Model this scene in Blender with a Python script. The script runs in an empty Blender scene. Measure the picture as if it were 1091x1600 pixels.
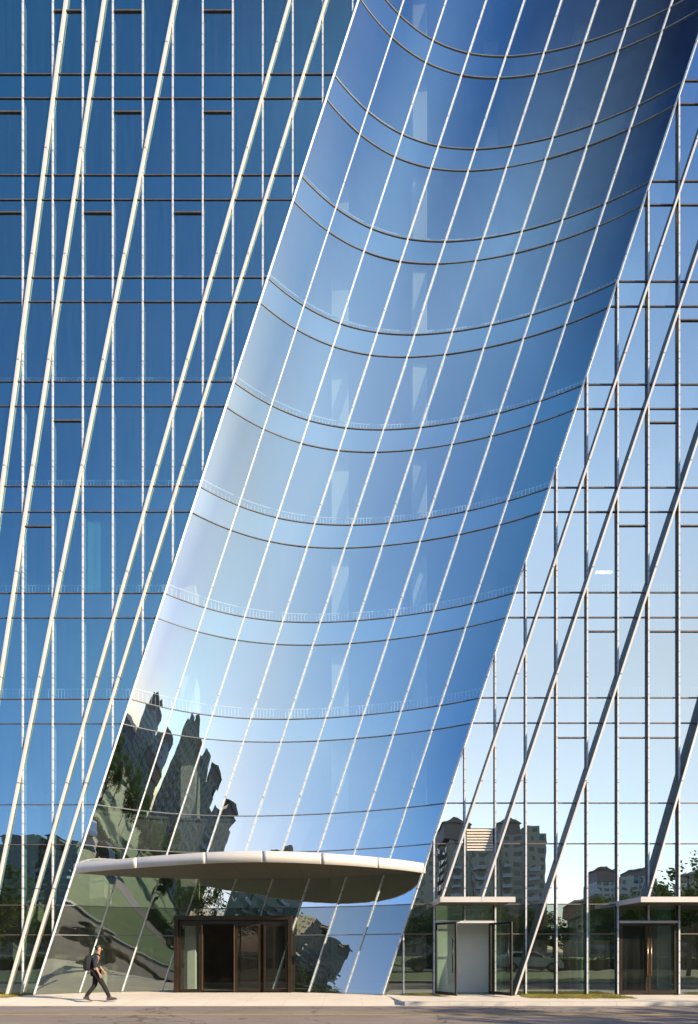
import bpy, bmesh, math, random
from mathutils import Vector, Matrix
random.seed(7)
R = math.radians
C = bpy.context.scene.collection
S = bpy.context.scene

# ------------------------------------------------------------------ camera frame
D, FPX, CX, HY, EYE = 17.5, 787.5, 545.5, 1485.0, 1.55
def at(px, py, Y=0.0):
    k = FPX / (D + Y)
    return (px - CX) / k, EYE + (HY - py) / k
def ax(px, Y=0.0): return (px - CX) * (D + Y) / FPX
def az(py, Y=0.0): return EYE + (HY - py) * (D + Y) / FPX

SUN_AZ, SUN_EL = 64.0, 19.0          # degrees to the right of straight behind the camera
sun_dir = Vector((math.sin(R(SUN_AZ))*math.cos(R(SUN_EL)), -math.cos(R(SUN_AZ))*math.cos(R(SUN_EL)), math.sin(R(SUN_EL))))

# ------------------------------------------------------------------ materials
def newmat(name):
    m = bpy.data.materials.new(name); m.use_nodes = True
    nt = m.node_tree
    for n in list(nt.nodes): nt.nodes.remove(n)
    out = nt.nodes.new('ShaderNodeOutputMaterial')
    return m, nt, out
def N(nt, t, **kw):
    n = nt.nodes.new(t)
    for k, v in kw.items():
        if k.startswith('i_'):
            n.inputs[k[2:].replace('_', ' ')].default_value = v
        else: setattr(n, k, v)
    return n
def math_node(nt, op, a, b=None, c=None, clamp=False):
    n = nt.nodes.new('ShaderNodeMath'); n.operation = op; n.use_clamp = clamp
    for i, v in enumerate((a, b, c)):
        if v is None: continue
        if isinstance(v, (int, float)): n.inputs[i].default_value = v
        else: nt.links.new(v, n.inputs[i])
    return n.outputs[0]
def mixcol(nt, fac, a, b, mode='MIX'):
    n = nt.nodes.new('ShaderNodeMix'); n.data_type = 'RGBA'; n.blend_type = mode
    for sock, v in ((n.inputs[0], fac), (n.inputs[6], a), (n.inputs[7], b)):
        if hasattr(v, 'is_linked') or hasattr(v, 'links'): nt.links.new(v, sock)
        elif isinstance(v, (int, float)): sock.default_value = v
        else: sock.default_value = (*v, 1)
    return n.outputs[2]
def ramp(nt, fac, stops, interp='LINEAR'):
    n = nt.nodes.new('ShaderNodeValToRGB'); cr = n.color_ramp; cr.interpolation = interp
    while len(cr.elements) > 1: cr.elements.remove(cr.elements[-1])
    cr.elements[0].position = stops[0][0]; cr.elements[0].color = (*stops[0][1], 1)
    for p, c in stops[1:]:
        e = cr.elements.new(p); e.color = (*c, 1)
    nt.links.new(fac, n.inputs[0]); return n.outputs[0]
def noise(nt, scale, detail=3, rough=.5, vec=None, dim='3D'):
    n = nt.nodes.new('ShaderNodeTexNoise'); n.inputs['Scale'].default_value = scale
    n.inputs['Detail'].default_value = detail; n.inputs['Roughness'].default_value = rough
    if vec is None:
        g = nt.nodes.new('ShaderNodeNewGeometry'); vec = g.outputs['Position']
    nt.links.new(vec, n.inputs['Vector']); return n.outputs['Fac']
def scaled_pos(nt, s):
    g = nt.nodes.new('ShaderNodeNewGeometry')
    m = nt.nodes.new('ShaderNodeVectorMath'); m.operation = 'MULTIPLY'; m.inputs[1].default_value = s
    nt.links.new(g.outputs['Position'], m.inputs[0]); return m.outputs[0]

def pbr(name, col, rough=.5, metal=0., var=.12, nscale=3., col2=None, bump=0., bscale=40., spec=.5):
    m, nt, out = newmat(name)
    p = N(nt, 'ShaderNodeBsdfPrincipled')
    p.inputs['Roughness'].default_value = rough; p.inputs['Metallic'].default_value = metal
    p.inputs['Specular IOR Level'].default_value = spec
    c2 = col2 or tuple(c*(1-var*2) for c in col)
    f = noise(nt, nscale, 5, .6)
    f = ramp(nt, f, [(.3, (0,0,0)), (.7, (1,1,1))])
    c = mixcol(nt, f, c2, col)
    nt.links.new(c, p.inputs['Base Color'])
    if bump:
        b = N(nt, 'ShaderNodeBump'); b.inputs['Strength'].default_value = bump; b.inputs['Distance'].default_value = .02
        nt.links.new(noise(nt, bscale, 4, .6), b.inputs['Height']); nt.links.new(b.outputs[0], p.inputs['Normal'])
    nt.links.new(p.outputs[0], out.inputs[0])
    return m

def glass_mat(name, ior, gcol, tcol, wave=.0012, dust=.03, opaque=None, dustcol=(.5,.5,.46)):
    m, nt, out = newmat(name)
    oi = N(nt, 'ShaderNodeObjectInfo')
    # very slight roller wave and pillowing of the sheet, different for every pane
    vec = scaled_pos(nt, (1, 1, .55))
    add = nt.nodes.new('ShaderNodeVectorMath'); add.operation = 'ADD'
    cmb = N(nt, 'ShaderNodeCombineXYZ'); nt.links.new(math_node(nt, 'MULTIPLY', oi.outputs['Random'], 37.), cmb.inputs[0])
    nt.links.new(vec, add.inputs[0]); nt.links.new(cmb.outputs[0], add.inputs[1])
    nz = noise(nt, .9, 2, .45, add.outputs[0])
    bp = N(nt, 'ShaderNodeBump'); bp.inputs['Strength'].default_value = 1.; bp.inputs['Distance'].default_value = wave*6
    nt.links.new(nz, bp.inputs['Height'])
    fr = N(nt, 'ShaderNodeFresnel'); fr.inputs['IOR'].default_value = ior
    gl = N(nt, 'ShaderNodeBsdfGlossy'); gl.inputs['Roughness'].default_value = .0
    gl.inputs['Color'].default_value = (*gcol, 1)
    nt.links.new(bp.outputs[0], gl.inputs['Normal'])
    if opaque:
        tr = N(nt, 'ShaderNodeBsdfDiffuse'); tr.inputs['Color'].default_value = (*opaque, 1)
    else:
        tr = N(nt, 'ShaderNodeBsdfTransparent')
        shade = math_node(nt, 'MULTIPLY_ADD', oi.outputs['Random'], .18, .86)
        c = mixcol(nt, 1., tcol, tcol)
        vm = nt.nodes.new('ShaderNodeVectorMath'); vm.operation = 'SCALE'
        nt.links.new(c, vm.inputs[0]); nt.links.new(shade, vm.inputs['Scale'])
        nt.links.new(vm.outputs[0], tr.inputs['Color'])
    df = N(nt, 'ShaderNodeBsdfDiffuse'); df.inputs['Color'].default_value = (*dustcol, 1)
    streak = noise(nt, 1., 4, .6, scaled_pos(nt, (7, 7, .5)))
    streak = math_node(nt, 'MULTIPLY', ramp(nt, streak, [(.35, (.25,)*3), (.75, (1,)*3)]), dust)
    m1 = N(nt, 'ShaderNodeMixShader'); nt.links.new(streak, m1.inputs[0]); nt.links.new(tr.outputs[0], m1.inputs[1]); nt.links.new(df.outputs[0], m1.inputs[2])
    m2 = N(nt, 'ShaderNodeMixShader'); nt.links.new(fr.outputs[0], m2.inputs[0]); nt.links.new(m1.outputs[0], m2.inputs[1]); nt.links.new(gl.outputs[0], m2.inputs[2])
    # the coating sits on the outer face; the sheet's inner face only lets light through
    ge = N(nt, 'ShaderNodeNewGeometry'); clear = N(nt, 'ShaderNodeBsdfTransparent'); m3 = N(nt, 'ShaderNodeMixShader')
    nt.links.new(ge.outputs['Backfacing'], m3.inputs[0]); nt.links.new(m2.outputs[0], m3.inputs[1]); nt.links.new(clear.outputs[0], m3.inputs[2])
    nt.links.new(m3.outputs[0], out.inputs[0])
    return m

def fin_mat(name, col, pitch=.37, rough=.42, tick=.35):
    """painted aluminium with the small dark clip slots that run along every fin"""
    m, nt, out = newmat(name)
    p = N(nt, 'ShaderNodeBsdfPrincipled'); p.inputs['Roughness'].default_value = rough
    g = N(nt, 'ShaderNodeNewGeometry'); sp = N(nt, 'ShaderNodeSeparateXYZ'); nt.links.new(g.outputs['Position'], sp.inputs[0])
    z = math_node(nt, 'FRACT', math_node(nt, 'DIVIDE', sp.outputs[2], pitch))
    t = math_node(nt, 'LESS_THAN', z, .16)
    z2 = math_node(nt, 'FRACT', math_node(nt, 'DIVIDE', sp.outputs[2], 3.66))
    t2 = math_node(nt, 'LESS_THAN', z2, .012)
    f = math_node(nt, 'MAXIMUM', math_node(nt, 'MULTIPLY', t, tick), math_node(nt, 'MULTIPLY', t2, .8))
    nz = noise(nt, 1.2, 4, .6, scaled_pos(nt, (3, 3, 1)))
    c0 = mixcol(nt, nz, tuple(c*.86 for c in col), col)
    c = mixcol(nt, f, c0, (.10, .11, .14))
    nt.links.new(c, p.inputs['Base Color']); nt.links.new(p.outputs[0], out.inputs[0])
    return m

M = {}
M['glass_left'] = glass_mat('left_wing_glass', 4.1, (.46, .84, 1.0), (.42, .55, .55), .0009, .035)
M['glass_band'] = glass_mat('curved_glass', 7.2, (.84, .96, 1.0), (.85, .92, .88), .0009, .015)
M['glass_right'] = glass_mat('right_wing_glass', 11.0, (.95, .985, .965), (.5, .62, .56), .0009, .02)
M['low_left'] = glass_mat('left_lobby_glass', 3.4, (.70, .86, .88), (.34, .48, .36), .0009, .03)
M['low_band'] = glass_mat('curved_lobby_glass', 3.4, (.80, .92, .90), (.50, .62, .44), .0009, .04)
M['low_right'] = glass_mat('right_lobby_glass', 3.4, (.86, .96, .90), (.42, .58, .44), .0009, .05)
M['span_left'] = glass_mat('left_spandrel_glass', 4.2, (.52, .86, 1.0), None, .0009, .01, opaque=(.004, .01, .02))
M['span_band'] = glass_mat('curved_spandrel_glass', 8.4, (.84, .97, 1.0), None, .0009, .015, opaque=(.012, .02, .03))
M['span_right'] = glass_mat('right_spandrel_glass', 11.2, (.96, .99, .975), None, .0009, .02, opaque=(.02, .028, .035))
M['door_glass'] = glass_mat('door_glass', 1.5, (.9, .95, .95), (.72, .8, .74), .0005, .03)
M['fin'] = fin_mat('cream_painted_fin', (.55, .53, .505), .37, .42, .0)
M['mullion'] = fin_mat('white_mullion', (.52, .53, .56), .37, .42, .38)
M['bandfin'] = fin_mat('white_curved_fin', (.50, .53, .57), .33, .40, .28)
M['transom'] = pbr('bronze_grey_transom', (.15, .115, .10), .4, .3, .2, 4)
M['canopy'] = pbr('white_canopy_panel', (.54, .51, .48), .38, .0, .06, .8)
M['bronze'] = pbr('dark_bronze', (.052, .037, .025), .32, .6, .2, 3)
M['black_metal'] = pbr('black_metal', (.02, .018, .016), .35, .4, .1, 5)
M['steel'] = pbr('door_handle_steel', (.32, .22, .14), .3, .9, .1, 5)
M['rail'] = pbr('pale_rail', (.85, .88, .9), .4, 0, .05, 3)
M['slab'] = pbr('slab_concrete', (.13, .135, .14), .8, 0, .1, 1)
M['interior'] = pbr('interior_wall', (.10, .11, .11), .8, 0, .2, .5)
M['lobbywall'] = pbr('lobby_wall', (.34, .36, .30), .7, 0, .1, .6)
M['lobbyfloor'] = pbr('lobby_floor', (.25, .24, .21), .3, 0, .1, .6)
M['column'] = pbr('white_column', (.40, .42, .39), .6, 0, .04, 1)
M['greycol'] = pbr('vestibule_wall', (.74, .75, .71), .6, 0, .04, 1)
M['blind'] = pbr('teal_blind', (.18, .46, .48), .7, 0, .06, 3)
M['stem_shade'] = pbr('fin_stem_shade', (.085, .095, .09), .45, .2, .15, 3)  # dark line in left fins; painted-in shade on right fin and mullion sides
M['line'] = pbr('blue_grey_joint', (.17, .175, .19), .45, .1, .15, 3)
M['louvre'] = pbr('cream_louvre', (.70, .62, .54), .45, 0, .05, 3)
M['clad'] = pbr('grey_end_cladding', (.30, .31, .33), .5, 0, .05, 1)

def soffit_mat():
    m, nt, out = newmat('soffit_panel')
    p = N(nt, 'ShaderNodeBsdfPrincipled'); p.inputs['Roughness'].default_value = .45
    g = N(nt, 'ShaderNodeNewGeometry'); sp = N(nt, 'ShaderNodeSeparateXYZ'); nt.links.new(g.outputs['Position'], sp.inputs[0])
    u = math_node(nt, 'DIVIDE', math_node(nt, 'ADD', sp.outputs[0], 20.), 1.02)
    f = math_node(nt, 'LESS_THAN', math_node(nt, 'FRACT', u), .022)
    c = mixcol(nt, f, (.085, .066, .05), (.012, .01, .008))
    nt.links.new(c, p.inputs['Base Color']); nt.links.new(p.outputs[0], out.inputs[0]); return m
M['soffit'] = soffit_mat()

def road_mat():
    m, nt, out = newmat('asphalt')
    p = N(nt, 'ShaderNodeBsdfPrincipled'); p.inputs['Roughness'].default_value = .85
    a = noise(nt, 60, 3, .7); b = noise(nt, .5, 6, .6, scaled_pos(nt, (.35, 1.6, 1)))
    c = mixcol(nt, ramp(nt, a, [(.3, (0,0,0)), (.7, (1,1,1))]), (.155, .125, .105), (.26, .21, .172))
    c = mixcol(nt, math_node(nt, 'MULTIPLY', ramp(nt, b, [(.45, (0,0,0)), (.62, (1,1,1))]), .75), c, (.28, .235, .205))
    d = noise(nt, 1.1, 5, .7, scaled_pos(nt, (.5, 2.5, 1)))
    c = mixcol(nt, ramp(nt, d, [(.60, (0,0,0)), (.66, (.55,)*3)]), c, (.07, .06, .055))
    v = nt.nodes.new('ShaderNodeTexVoronoi'); v.feature = 'DISTANCE_TO_EDGE'; v.inputs['Scale'].default_value = .33
    g = N(nt, 'ShaderNodeNewGeometry'); wv = nt.nodes.new('ShaderNodeVectorMath'); wv.operation = 'ADD'
    nn = nt.nodes.new('ShaderNodeTexNoise'); nn.inputs['Scale'].default_value = 1.3; nt.links.new(g.outputs['Position'], nn.inputs['Vector'])
    nt.links.new(g.outputs['Position'], wv.inputs[0]); nt.links.new(nn.outputs['Color'], wv.inputs[1]); nt.links.new(wv.outputs[0], v.inputs['Vector'])
    cr = math_node(nt, 'LESS_THAN', v.outputs['Distance'], .008)
    c = mixcol(nt, math_node(nt, 'MULTIPLY', cr, .6), c, (.04, .035, .03))
    nt.links.new(c, p.inputs['Base Color'])
    bp = N(nt, 'ShaderNodeBump'); bp.inputs['Strength'].default_value = .35; bp.inputs['Distance'].default_value = .01
    nt.links.new(a, bp.inputs['Height']); nt.links.new(bp.outputs[0], p.inputs['Normal'])
    nt.links.new(p.outputs[0], out.inputs[0]); return m
M['road'] = road_mat()
def paving_mat(name, base, jx, jy, jo=0.):
    m, nt, out = newmat(name)
    p = N(nt, 'ShaderNodeBsdfPrincipled'); p.inputs['Roughness'].default_value = .75
    g = N(nt, 'ShaderNodeNewGeometry'); sp = N(nt, 'ShaderNodeSeparateXYZ'); nt.links.new(g.outputs['Position'], sp.inputs[0])
    fx = math_node(nt, 'LESS_THAN', math_node(nt, 'FRACT', math_node(nt, 'DIVIDE', math_node(nt, 'ADD', sp.outputs[0], 50.), jx)), .012/jx)
    fy = math_node(nt, 'LESS_THAN', math_node(nt, 'FRACT', math_node(nt, 'DIVIDE', math_node(nt, 'ADD', sp.outputs[1], 50.+jo), jy)), .014/jy)
    f = math_node(nt, 'MULTIPLY', math_node(nt, 'MAXIMUM', fx, fy), .45)
    n1 = noise(nt, .8, 6, .65); n2 = noise(nt, 25, 3, .6)
    c = mixcol(nt, ramp(nt, n1, [(.35, (0,0,0)), (.7, (1,1,1))]), tuple(x*.82 for x in base), base)
    c = mixcol(nt, math_node(nt, 'MULTIPLY', n2, .25), c, tuple(x*.6 for x in base))
    c = mixcol(nt, f, c, tuple(x*.3 for x in base))
    nt.links.new(c, p.inputs['Base Color']); nt.links.new(p.outputs[0], out.inputs[0]); return m
M['paving'] = paving_mat('pale_paving', (.80, .71, .59), 1.2, 1.2, .2)
M['kerb'] = paving_mat('kerbstone', (.52, .48, .42), 1.0, 50.)
M['verge'] = pbr('dry_verge', (.34, .27, .09), .9, 0, .25, 5, (.20, .19, .05), .6, 60)
M['grass'] = pbr('grass_field', (.17, .22, .07), .9, 0, .2, .6, (.09, .14, .04))
M['earth'] = pbr('ground', (.12, .11, .07), .95, 0, .2, .2)
M['yellow'] = pbr('yellow_paint', (.62, .40, .05), .7, 0, .18, 6, (.36, .25, .07))
M['white_paint'] = pbr('white_paint', (.5, .48, .44), .7, 0, .18, 6, (.22, .2, .18))
M['bark'] = pbr('bark', (.12, .09, .06), .9, 0, .25, 8)
def leaf_mat(name, a, b):
    m, nt, out = newmat(name)
    d = N(nt, 'ShaderNodeBsdfDiffuse'); t = N(nt, 'ShaderNodeBsdfTranslucent')
    f = noise(nt, 1.1, 3, .7)
    c = mixcol(nt, ramp(nt, f, [(.35, (0,0,0)), (.65, (1,1,1))]), a, b)
    nt.links.new(c, d.inputs[0]); nt.links.new(c, t.inputs[0])
    mx = N(nt, 'ShaderNodeMixShader'); mx.inputs[0].default_value = .3
    nt.links.new(d.outputs[0], mx.inputs[1]); nt.links.new(t.outputs[0], mx.inputs[2]); nt.links.new(mx.outputs[0], out.inputs[0]); return m
M['leaf'] = leaf_mat('leaves', (.035, .07, .015), (.10, .14, .03))
M['leaf2'] = leaf_mat('darker_leaves', (.025, .05, .018), (.06, .10, .03))
M['bladegrass'] = leaf_mat('verge_blades', (.22, .20, .05), (.36, .30, .08))
def tower_mat(name, wall, win, fh=3.0, bw=3.4):
    m, nt, out = newmat(name)
    p = N(nt, 'ShaderNodeBsdfPrincipled')
    tc = N(nt, 'ShaderNodeTexCoord'); sp = N(nt, 'ShaderNodeSeparateXYZ'); nt.links.new(tc.outputs['Object'], sp.inputs[0])
    u = math_node(nt, 'FRACT', math_node(nt, 'DIVIDE', math_node(nt, 'ADD', math_node(nt, 'ADD', sp.outputs[0], sp.outputs[1]), 200.), bw))
    v = math_node(nt, 'FRACT', math_node(nt, 'DIVIDE', sp.outputs[2], fh))
    a = math_node(nt, 'MULTIPLY', math_node(nt, 'GREATER_THAN', u, .28), math_node(nt, 'LESS_THAN', u, .78))
    b = math_node(nt, 'MULTIPLY', math_node(nt, 'GREATER_THAN', v, .30), math_node(nt, 'LESS_THAN', v, .80))
    w = math_node(nt, 'MULTIPLY', a, b)
    nz = noise(nt, .15, 4, .6)
    c = mixcol(nt, nz, tuple(x*.75 for x in wall), wall)
    c = mixcol(nt, w, c, win)
    nt.links.new(c, p.inputs['Base Color'])
    nt.links.new(math_node(nt, 'MULTIPLY_ADD', w, -.6, .8), p.inputs['Roughness'])
    nt.links.new(p.outputs[0], out.inputs[0]); return m
M['tower_brown'] = tower_mat('brown_tower_wall', (.32, .30, .23), (.08, .09, .075))
M['tower_grey'] = tower_mat('grey_tower_wall', (.22, .27, .20), (.06, .08, .065))
M['tower_pale'] = tower_mat('pale_tower_wall', (.36, .39, .35), (.09, .11, .11))
M['tower_roof'] = pbr('tower_roof', (.20, .16, .13), .7, 0, .1, 1)
M['skin'] = pbr('skin', (.28, .16, .115), .6, 0, .05, 20)
M['hair'] = pbr('black_hair', (.012, .010, .009), .5, 0, .2, 60)
M['shirt'] = pbr('navy_shirt', (.012, .015, .024), .9, 0, .2, 14, bump=.5, bscale=22)
M['trouser'] = pbr('black_trousers', (.007, .007, .008), .95, 0, .2, 14, bump=.5, bscale=18)
M['shoe'] = pbr('dark_shoe', (.03, .028, .03), .5, 0, .2, 14)
M['sole'] = pbr('grey_sole', (.3, .3, .3), .6, 0, .1, 14)
M['bag'] = pbr('black_bag_fabric', (.008, .009, .013), .9, 0, .2, 20, bump=.4, bscale=50)
M['carpaint'] = pbr('dark_car_paint', (.02, .025, .035), .2, .3, .05, 2)
M['carpaint2'] = pbr('white_car_paint', (.6, .6, .58), .25, 0, .03, 2)
M['carglass'] = pbr('car_glass', (.01, .012, .014), .05, 0, .05, 2)
M['tyre'] = pbr('tyre_rubber', (.015, .015, .015), .8, 0, .1, 9)
def emit(name, col, s):
    m, nt, out = newmat(name); e = N(nt, 'ShaderNodeEmission'); e.inputs[0].default_value = (*col, 1); e.inputs[1].default_value = s
    nt.links.new(e.outputs[0], out.inputs[0]); return m
M['lamp'] = emit('ceiling_lamp', (1, .97, .9), 2.2)

# ------------------------------------------------------------------ mesh helpers
class MB:
    def __init__(s): s.v = []; s.f = []; s.smooth = []; s.mi = []
    def face(s, idx, smooth=False, mi=0): s.f.append(idx); s.smooth.append(smooth); s.mi.append(mi)
    def prism(s, front, back, mi=0):
        """closed solid between two matching loops"""
        n = len(front); b = len(s.v); s.v += [tuple(p) for p in front] + [tuple(p) for p in back]
        s.face(list(range(b, b+n)), mi=mi); s.face(list(range(b+2*n-1, b+n-1, -1)), mi=mi)
        for i in range(n):
            j = (i+1) % n; s.face([b+j, b+i, b+n+i, b+n+j], mi=mi)
    def box(s, x0, x1, y0, y1, z0, z1, mi=0):
        s.prism([(x0,y0,z0),(x1,y0,z0),(x1,y0,z1),(x0,y0,z1)], [(x0,y1,z0),(x1,y1,z0),(x1,y1,z1),(x0,y1,z1)], mi)
    def bar(s, a, b, w, y0, y1, mi=0):
        """bar in the wall plane from a=(x,z) to b=(x,z), horizontal width w, between depths y0 (front) and y1"""
        (xa, za), (xb, zb) = a, b
        h = w/2
        if abs(zb-za) < 1e-6:
            f = [(xa, y0, za-h), (xb, y0, za-h), (xb, y0, za+h), (xa, y0, za+h)]
        else:
            f = [(xa-h, y0, za), (xa+h, y0, za), (xb+h, y0, zb), (xb-h, y0, zb)]
        s.prism(f, [(p[0], y1, p[2]) for p in f], mi)
    def beam(s, a, b, w, t=None, mi=0):
        a = Vector(a); b = Vector(b); d = (b-a).normalized(); t = t or w
        up = Vector((0,0,1)) if abs(d.z) < .9 else Vector((0,1,0))
        u = d.cross(up).normalized()*w/2; v = u.cross(d).normalized()*t/2
        s.prism([a-u-v, a+u-v, a+u+v, a-u+v], [b-u-v, b+u-v, b+u+v, b-u+v], mi)
    def tube(s, pts, rads, n=8, mi=0, cap=True):
        base = len(s.v); P = [Vector(p) for p in pts]
        for i, p in enumerate(P):
            d = (P[min(i+1, len(P)-1)] - P[max(i-1, 0)]).normalized()
            up = Vector((0,0,1)) if abs(d.z) < .9 else Vector((1,0,0))
            u = d.cross(up).normalized(); v = d.cross(u)
            r = rads[i] if hasattr(rads, '__len__') else rads
            for k in range(n):
                a = 2*math.pi*k/n; s.v.append(tuple(p + u*math.cos(a)*r + v*math.sin(a)*r))
        for i in range(len(P)-1):
            for k in range(n):
                k2 = (k+1) % n; s.face([base+i*n+k, base+i*n+k2, base+(i+1)*n+k2, base+(i+1)*n+k], True, mi)
        if cap:
            s.face([base+k for k in range(n)][::-1], mi=mi); s.face([base+(len(P)-1)*n+k for k in range(n)], mi=mi)
    def build(s, name, mats, parent=None, fix=True, bevel=0):
        me = bpy.data.meshes.new(name); me.from_pydata(s.v, [], s.f)
        for m in (mats if isinstance(mats, (list, tuple)) else [mats]): me.materials.append(m)
        me.polygons.foreach_set('use_smooth', s.smooth); me.polygons.foreach_set('material_index', s.mi)
        if fix:
            bm = bmesh.new(); bm.from_mesh(me); bmesh.ops.recalc_face_normals(bm, faces=bm.faces); bm.to_mesh(me); bm.free()
        me.update()
        o = bpy.data.objects.new(name, me); C.objects.link(o)
        if parent: o.parent = parent
        if bevel:
            b = o.modifiers.new('bevel', 'BEVEL'); b.width = bevel; b.segments = 2; b.limit_method = 'ANGLE'
        return o
def tag(o, label=None, cat=None, group=None, kind=None):
    if label: o['label'] = label
    if cat: o['category'] = cat
    if group: o['group'] = group
    if kind: o['kind'] = kind
    return o
def empty(name, loc=(0,0,0), rz=0):
    o = bpy.data.objects.new(name, None); C.objects.link(o); o.location = loc; o.rotation_euler = (0,0,rz); o.empty_display_size = .3
    return o
def copy_tree(o, parent=None):
    c = o.copy(); C.objects.link(c); c.parent = parent
    for ch in list(o.children): copy_tree(ch, c)
    return c

# ------------------------------------------------------------------ facade geometry
TOP = 41.0
def edgeL(z): return ax(52.5 + .3262*(1555-(HY-(z-EYE)*45.0)))
def edgeR(z): return ax(597.5 + .3298*(1556-(HY-(z-EYE)*45.0)))
def gd(w): return 6.12*w*(1-w)*(1 + .30*(1-2*w) + .22*(1-2*w)**2)
def band_pt(w, z, off=0.0):
    """a point of the hollow glass band; off = distance in front of the glass"""
    xl, xr = edgeL(z), edgeR(z); x = xl + w*(xr-xl); y = gd(w)
    s = (gd(min(w+.001, 1)) - gd(max(w-.001, 0))) / ((min(w+.001, 1)-max(w-.001, 0))*(xr-xl))
    n = Vector((s, -1, 0)).normalized()
    return Vector((x, y, z)) + n*off, n
LP = [1556, 1461, 1414.5, 1320, 1257.5, 1131, 1092.5, 965.5, 927, 800, 760, 635, 596.5, 472, 434, 312.5, 274, 154, 116.5, -4, -41, -160, -197]
RP = [1554, 1459.5, 1413, 1318.5, 1255, 1130, 1090.5, 965, 926, 800, 762, 639, 601, 479, 440, 320.5, 283.5, 163, 126.5, 5, -31, -150, -187]
ZL = [max(0.0, az(p)) for p in LP]; ZR = [max(0.0, az(p)) for p in RP]
ZL[0] = ZR[0] = 0.0; ZL.append(TOP); ZR.append(TOP)
span_rows = {i for i in range(5, 22, 2)}     # row i lies between line i and i+1
# equal-arc positions of the nine bays
def arc_ws(nb=9):
    pts = [(i/400, 12.12*i/400, gd(i/400)) for i in range(401)]
    acc = [0]
    for i in range(1, 401): acc.append(acc[-1] + math.hypot(pts[i][1]-pts[i-1][1], pts[i][2]-pts[i-1][2]))
    out = []
    for k in range(nb+1):
        t = acc[-1]*k/nb
        j = max(i for i in range(401) if acc[i] <= t+1e-9); j = min(j, 399)
        out.append((j + (t-acc[j])/(acc[j+1]-acc[j]))/400)
    out[0] = 0.; out[-1] = 1.
    return out
W = arc_ws()

BLD = empty('glass_office_building', (0, 0, 0))
tag(BLD, 'blue glass office building with slanting white fins and a hollow curved glass band', 'building')

LX = [36 + 46.85*k for k in range(-4, 11)]; RX = [678 + 47.65*k for k in range(-1, 12)]
XL0, XR1 = ax(LX[0]), ax(RX[-1])
def clip(poly, fn):
    out = []
    for i in range(len(poly)):
        a, b = poly[i], poly[(i+1) % len(poly)]; fa, fb = fn(a), fn(b)
        if fa >= 0: out.append(a)
        if fa*fb < 0:
            t = fa/(fa-fb); out.append((a[0]+(b[0]-a[0])*t, a[1]+(b[1]-a[1])*t))
    return out
def area(p): return abs(sum(p[i][0]*p[(i+1) % len(p)][1]-p[(i+1) % len(p)][0]*p[i][1] for i in range(len(p))))/2
def vis(p):       # area that falls in the picture
    q = p
    for fn in (lambda a: a[0]-ax(0), lambda a: ax(1091)-a[0], lambda a: az(0)-a[1]):
        if q: q = clip(q, fn)
    return area(q) if len(q) > 2 else 0

panes = []   # (visible area, span?, wing, MB)
def flat_pane(poly, wing, span):
    if len(poly) < 3 or area(poly) < .01: return
    xc = sum(p[0] for p in poly)/len(poly); zc = sum(p[1] for p in poly)/len(poly)
    a, b = random.gauss(0, .0011), random.gauss(0, .0011)
    mb = MB(); f = [(p[0], a*(p[0]-xc)+b*(p[1]-zc), p[1]) for p in poly]
    mb.prism(f, [(p[0], p[1]+.024, p[2]) for p in f])
    panes.append((vis(poly), span, wing, mb, zc < 3.2))
# door holes: (x0, x1, ztop)
D1 = (ax(678), ax(773.3), az(1440)); D2 = (ax(964), ax(1059.2), az(1440))
vents_L = {(177,18),(83,18),(317,18),(177,176),(317,176),(-11,176),(-11,333),(130,333),(271,333),(83,658),(36,823)}
def near_list(px, lst): return [v[1] for v in lst if abs(v[0]-px) < 8]
vents_R = {(965,822),(1060,822),(917,987),(1012,987),(1060,987),(869,1153),(965,1153),(1012,1153),(1060,501),(1012,661)}
vent_bars = []
for wing, XS, ZS, vents in (('left', LX, ZL, vents_L), ('right', RX, ZR, vents_R)):
    xs = [ax(p) for p in XS]
    if wing == 'left': xs += [edgeL(TOP)+.1]; xs = sorted(set(xs + [xs[-2]+1.041*k for k in range(1, 5)]))
    else: xs = [xs[0]-1.06] + xs
    for i in range(len(xs)-1):
        x0, x1 = xs[i], xs[i+1]
        for r in range(len(ZS)-1):
            z0, z1 = ZS[r], ZS[r+1]
            segs = [(z0, z1, r in span_rows)]
            if wing == 'right':
                for dx0, dx1, zt in (D1, D2):
                    if x0 > dx0-.2 and x1 < dx1+.2 and z0 < zt:
                        segs = [(max(z0, zt+.03), z1, False)] if z1 > zt+.1 else []
            pl = round(CX + x0*45)
            for v in near_list(pl, vents):
                zv = az(v)
                if z0+.1 < zv < z1-.1: segs = [(z0, zv, False), (zv, z1, True)]; vent_bars.append((wing, x0, x1, zv))
            for (a, b, sp) in segs:
                if wing == 'right' and abs(pl-726) < 4 and abs(b-az(1294)) < 2.5 and a < az(1310) < b:
                    zt, zb = az(1295), az(1330)
                    # louvre takes the middle of this bay
                    for aa, bb in ((a, zb), (zt, b)):
                        if bb-aa > .05: flat_pane([(x0+.012, aa+.012), (x1-.012, aa+.012), (x1-.012, bb-.012), (x0+.012, bb-.012)], wing, False)
                    continue
                g = .012
                poly = [(x0+g, a+g), (x1-g, a+g), (x1-g, b-g), (x0+g, b-g)]
                poly = clip(poly, (lambda p: edgeL(p[1])-.02-p[0]) if wing == 'left' else (lambda p: p[0]-edgeR(p[1])-.02))
                flat_pane(poly, wing, sp)
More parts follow.
